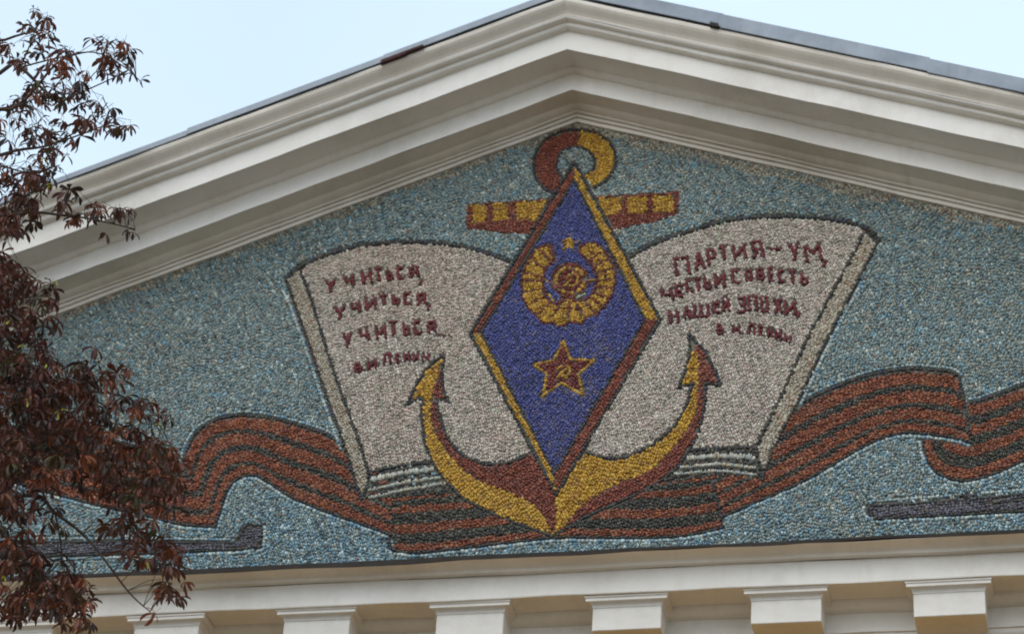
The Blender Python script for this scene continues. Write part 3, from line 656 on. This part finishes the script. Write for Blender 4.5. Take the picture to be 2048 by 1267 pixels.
rib = empty('ribbon', parent=mos); build_stones('dark_bands', 'ribbon', rib, kind='stuff')
for i in range(1, nstripe[0]+1): build_stones('stripe', 'stripe_%d' % i, rib)
bk = empty('book', parent=mos); build_stones('outline', 'book', bk, kind='stuff')
build_stones('page', 'page_left', bk, 'left page'); build_stones('page', 'page_right', bk, 'right page')
build_stones('cover_edge', 'cover_left', bk); build_stones('cover_edge', 'cover_right', bk)
for q in 'lr':
    for i in range(3): build_stones('sheet_edge', 'sheet_edge_%s%d' % (q, i), bk)
for k in LETTERS: build_stones('letter', k, bk)
an = empty('anchor', parent=mos); build_stones('outline', 'anchor', an, kind='stuff')
build_stones('ring', 'ring', an, 'ring half brown and half yellow'); build_stones('crossbar', 'crossbar', an)
for i in range(6): build_stones('inlay_square', 'inlay_%d' % i, an)
build_stones('arm', 'arm_l', an, 'left arm with yellow lower edge'); build_stones('arm', 'arm_r', an, 'right arm with yellow inner edge')
bd = empty('diamond_badge', parent=mos); build_stones('outline', 'badge', bd, kind='stuff')
for nm, k in [('field', 'field'), ('frame', 'frame'), ('wreath', 'wreath'), ('globe', 'globe'), ('small_star', 'small_star'), ('red_star', 'red_star')]: build_stones(nm, k, bd)
print('left over', list(ST))

# ------------------------------------------------------------------ tree
TY = -3.6                                    # the tree stands in front of the facade
tx0, tz0 = wall(-520, 1300, TY)
tree = empty('chestnut_tree', (tx0, TY, 0))
tag(tree, 'horse chestnut tree with dry rust brown hanging leaves at the left of the facade', 'tree')
def leafmat(name, c, tr=.25):
    mt, n, b = mat_base(name); L = n.links.new
    oi = N(n, 'ShaderNodeTexCoord'); nz = N(n, 'ShaderNodeTexNoise', Scale=30, Detail=4); L(oi.outputs['Object'], nz.inputs['Vector'])
    rp = N(n, 'ShaderNodeValToRGB'); rp.color_ramp.elements[0].position = .35; rp.color_ramp.elements[1].position = .65
    rp.color_ramp.elements[0].color = (*[q*.6 for q in lin(c)], 1); rp.color_ramp.elements[1].color = (*[min(1, q*1.25) for q in lin(c)], 1)
    L(nz.outputs['Fac'], rp.inputs[0]); L(rp.outputs[0], b.inputs['Base Color']); b.inputs['Roughness'].default_value = .6
    t2 = N(n, 'ShaderNodeBsdfTranslucent'); L(rp.outputs[0], t2.inputs[0]); mx = N(n, 'ShaderNodeMixShader'); mx.inputs[0].default_value = tr
    out = n.nodes['Material Output']; L(b.outputs[0], mx.inputs[1]); L(t2.outputs[0], mx.inputs[2]); L(mx.outputs[0], out.inputs[0])
    return mt
LM = [leafmat('leaf_rust', (96, 52, 33)), leafmat('leaf_brown', (78, 46, 32)), leafmat('leaf_maroon', (84, 40, 30)), leafmat('leaf_dark', (48, 31, 24)), leafmat('leaf_orange', (126, 66, 36)), leafmat('leaf_olive', (72, 66, 34)), leafmat('leaf_yellow', (150, 148, 42))]
def leaf_geom(rs_, small=False):
    V = []; F = []
    nl = rs_.choice([4, 5, 5, 6, 7]); base = rs_.uniform(0, 6.28)
    if small: nl = 2
    # petiole
    pl = .045 if not small else .02
    k = len(V); V += [(-.0012, 0, 0), (.0012, 0, 0), (.001, .006, pl), (-.001, .006, pl)]; F.append((k, k+1, k+2, k+3))
    for j in range(nl):
        az = base+j*6.283/nl+rs_.uniform(-.3, .3); ln_ = rs_.uniform(.07, .112)*(.5 if small else 1); wd = ln_*rs_.uniform(.12, .20)
        droop0 = rs_.uniform(.1, .95); droop1 = droop0+rs_.uniform(.5, 1.2); fold = rs_.uniform(.25, .9); tw = rs_.uniform(-.5, .5)
        p = np.array([0, 0, 0.]); ns = 5; k = len(V); dirh = np.array([math.cos(az), math.sin(az), 0]); side0 = np.array([-math.sin(az), math.cos(az), 0])
        for i in range(ns+1):
            t = i/ns; a = -(droop0+(droop1-droop0)*t); d = dirh*math.cos(a)+np.array([0, 0, 1])*math.sin(a)
            nrm = -dirh*math.sin(a)+np.array([0, 0, 1])*math.cos(a)
            sd2 = side0*math.cos(tw*t)+nrm*math.sin(tw*t); n2 = nrm*math.cos(tw*t)-side0*math.sin(tw*t)
            w_ = wd*[.12, .42, .78, 1.0, .8, .02][i]
            V += [tuple(p), tuple(p+sd2*w_*math.cos(fold)+n2*w_*math.sin(fold)), tuple(p-sd2*w_*math.cos(fold)+n2*w_*math.sin(fold))]
            p = p+d*ln_/ns
        for i in range(ns):
            a = k+i*3; F += [(a, a+1, a+4, a+3), (a, a+3, a+5, a+2)]
    return V, F
rs_ = random.Random(5); leafm = []
for j in range(22):
    V, F = leaf_geom(rs_)
    me = bpy.data.meshes.new('leaf'); me.from_pydata(V, [], F); me.materials.append(LM[[0, 1, 2, 3, 4, 0, 1, 2, 3, 1, 5, 0, 3, 2, 4, 1, 3, 2, 0, 1, 2, 3][j]]); me.update(); leafm.append((me, V, F))
V, F = leaf_geom(rs_, True); mey = bpy.data.meshes.new('leaf'); mey.from_pydata(V, [], F); mey.materials.append(LM[6]); mey.update()
BL = [(45, 85, 60, 55, 16), (75, 50, 35, 24, 6), (130, 125, 38, 36, 9), (215, 108, 52, 28, 11), (238, 140, 38, 26, 9), (275, 165, 14, 8, 1), (120, 180, 60, 38, 14), (90, 195, 55, 30, 10), (190, 145, 30, 20, 3), (40, 250, 60, 50, 17), (190, 242, 55, 32, 14), (235, 265, 30, 20, 5), (120, 275, 60, 38, 12), (60, 335, 80, 45, 24), (20, 400, 70, 60, 36), (90, 400, 60, 40, 18),
      (150, 430, 70, 28, 10), (235, 428, 36, 18, 6), (268, 470, 20, 18, 2), (205, 478, 8, 10, 1), (30, 465, 55, 25, 12), (15, 570, 38, 45, 16), (75, 590, 45, 32, 10), (25, 650, 60, 32, 16), (95, 652, 25, 14, 3), (30, 725, 70, 60, 30), (185, 708, 14, 10, 1), (90, 770, 100, 55, 40), (185, 765, 55, 32, 10), (262, 750, 34, 10, 2),
      (140, 825, 110, 55, 42), (50, 835, 90, 60, 42), (265, 822, 50, 22, 7), (328, 845, 14, 14, 2), (80, 905, 110, 60, 50), (215, 895, 95, 48, 40), (305, 930, 55, 42, 20), (45, 985, 70, 55, 32), (230, 968, 80, 34, 26), (325, 992, 45, 42, 15), (15, 1080, 45, 70, 24), (25, 1170, 70, 80, 46), (235, 1062, 40, 20, 6), (295, 1100, 58, 34, 14), (342, 1128, 34, 24, 8), (105, 1190, 75, 50, 30), (350, 1185, 30, 20, 7), (315, 1232, 16, 8, 1), (150, 1225, 50, 45, 12), (250, 1045, 60, 30, 6), (90, 1050, 60, 30, 5),
      (-160, 700, 180, 500, 330)]
leaves = []
for cx, cy, rx, ry, n_ in BL:
    for _ in range(int(n_*(1.3 if cy < 480 else 1.9))):
        a, r_ = rs_.uniform(0, 6.283), math.sqrt(rs_.random()); u, v = cx+rx*r_*math.cos(a), cy+ry*r_*math.sin(a)
        y = TY+rs_.uniform(-.7, .7); x, z = wall(u, v-10, y); leaves.append((x, y, z, u, v))
LIMB = [[(-520, 1700), (-480, 1300), (-200, 1060), (50, 990), (110, 1025), (180, 1082), (255, 1180), (300, 1222)], [(-500, 1500), (-120, 930), (100, 868), (250, 890), (345, 950)], [(-480, 1400), (-250, 800), (0, 700), (110, 770), (240, 790), (320, 835)],
        [(-490, 1450), (-200, 720), (0, 610), (95, 590)], [(-470, 1300), (-220, 600), (0, 440), (140, 432), (270, 458)], [(-450, 1200), (-230, 400), (0, 310), (100, 290), (225, 245)],
        [(-440, 1000), (-180, 300), (0, 146), (40, 135), (110, 200), (150, 190), (240, 150)], [(-400, 800), (-120, 150), (10, 80), (90, 60)], [(-440, 1000), (-150, 250), (20, 220), (110, 130), (150, 110)], [(0, 1050), (50, 1120), (110, 1190), (150, 1240)], [(40, 135), (120, 115), (190, 105), (250, 135), (280, 162)], [(100, 290), (150, 265), (190, 235), (215, 205)], [(40, 135), (60, 90), (75, 45)], [(20, 220), (90, 190), (150, 185), (190, 145)], [(100, 860), (170, 815), (250, 820), (325, 842)], [(0, 980), (60, 1080), (110, 1120), (200, 1110)], [(0, 330), (60, 345), (120, 330)], [(0, 900), (120, 905), (220, 960), (330, 995)], [(110, 1025), (120, 1075), (125, 1120)]]
def tube(V, F, P, R0, R1, ns=6):
    P = [np.array(p, float) for p in P]; k0 = len(V); n_ = len(P)
    for i, p in enumerate(P):
        d = P[min(n_-1, i+1)]-P[max(0, i-1)]; d /= np.linalg.norm(d)+1e-9
        a = np.cross(d, [.3, .9, .2]); a /= np.linalg.norm(a)+1e-9; b2 = np.cross(d, a); r_ = R0+(R1-R0)*i/(n_-1)
        for j in range(ns): V.append(tuple(p+(a*math.cos(6.283*j/ns)+b2*math.sin(6.283*j/ns))*r_))
    for i in range(n_-1):
        for j in range(ns):
            a = k0+i*ns+j; b2 = k0+i*ns+(j+1) % ns; F.append((a, b2, b2+ns, a+ns))
    F.append(tuple(range(k0, k0+ns))[::-1]); F.append(tuple(range(k0+(n_-1)*ns, k0+n_*ns)))
inv = Vector((tx0, TY, 0))
limbs3 = []
for li, Lm in enumerate(LIMB):
    yy = rs_.uniform(-.35, .35) if li else 0
    pts = []
    S_ = spl(Lm, 5)
    for i, (u, v) in enumerate(S_):
        f_ = min(1, i/8); y = TY+yy*f_+.04*math.sin(i*1.1+li); x, z = wall(u, v, y); pts.append((x, y, z))
    if li < 9: pts = [(tx0+.02*li, TY, tz0-ZA*0-1.2-.1*li)]+pts[3:]
    limbs3.append(pts)
    V, F = [], []; tube(V, F, [(p[0]-tx0, p[1]-TY, p[2]+ZA) for p in pts], .017 if li < 9 else .006, .0028)
    mesh_obj('branch', V, F, M_bark, tree, True)
V, F = [], []
tube(V, F, [(.1, 0, -.2), (.04, 0, 1), (0, .03, 3), (.02, 0, 6), (0, 0, tz0+ZA-1.8), (0, 0, tz0+ZA+1), (.3, 0, tz0+ZA+3.2)], .26, .05, 12)
mesh_obj('trunk', V, F, M_bark, tree, True)
# twigs joining every leaf to the nearest limb, as one mass
LP = np.array([p for l_ in limbs3 for p in l_[3:]])
V, F = [], []
for (x, y, z, u, v) in leaves:
    q = np.array([x, y, z+.035]); dd_ = np.linalg.norm(LP-q, axis=1); kq = int(np.argmin(dd_+rs_.random()*.05)); p = LP[kq]
    if dd_[kq] > .34: continue
    mid_ = (p+q)/2+np.array([rs_.uniform(-.03, .03), rs_.uniform(-.03, .03), .06*dd_[kq]+rs_.uniform(0, .03)])
    tube(V, F, [(w_[0]-tx0, w_[1]-TY, w_[2]+ZA) for w_ in (p, mid_, q)], .0028, .0012, 3)
tag(mesh_obj('twigs', V, F, M_bark, tree), kind='stuff')
vis = [l_ for l_ in leaves if -15 < l_[3] < 2048 and -10 < l_[4] < 1280]
rest = [l_ for l_ in leaves if l_ not in vis]
vis.sort(key=lambda l_: l_[1]+rs_.uniform(-.15, .15)-(.9 if l_[3] > 180 else 0)); single = vis[:300]; rest += vis[300:]
def rot():
    return (rs_.gauss(0, .35), rs_.gauss(0, .35), rs_.uniform(0, 6.283)), rs_.uniform(.62, 1.0)
first = True
for (x, y, z, u, v) in single:
    me = rs_.choice(leafm)[0]; o = bpy.data.objects.new('leaf', me); link(o, tree); e, s = rot()
    o.location = (x-tx0, y-TY, z+ZA); o.rotation_euler = e; o.scale = (s, s, s)
for u, v in [(55, 100), (12, 260), (90, 318), (105, 368), (47, 690), (92, 728), (55, 800), (115, 824), (127, 818), (323, 845), (295, 1122), (8, 1150), (102, 372), (20, 640), (110, 562)]:
    x, z = wall(u, v, TY-.75); o = link(bpy.data.objects.new('leaf', mey), tree); o['label'] = 'small yellow green leaf'; o.location = (x-tx0, -.75, z+ZA); o.rotation_euler = rot()[0]; o.scale = (.75, .75, .75)
from mathutils import Euler
V, F, MI = [], [], []
for (x, y, z, u, v) in rest:
    j = rs_.randrange(len(leafm)); me, v0, f0 = leafm[j]; e, s = rot(); R3 = np.array(Euler(e).to_matrix())*s
    k = len(V); P3 = np.array(v0)@R3.T+np.array([x-tx0, y-TY, z+ZA]); V += [tuple(p) for p in P3]; F += [tuple(a+k for a in f) for f in f0]; MI += [LM.index(me.materials[0])]*len(f0)
o = mesh_obj('foliage', V, F, None, tree)
for mt in LM: o.data.materials.append(mt)
o.data.polygons.foreach_set('material_index', MI); tag(o, kind='stuff')
print('leaves', len(leaves), 'vis', len(vis))
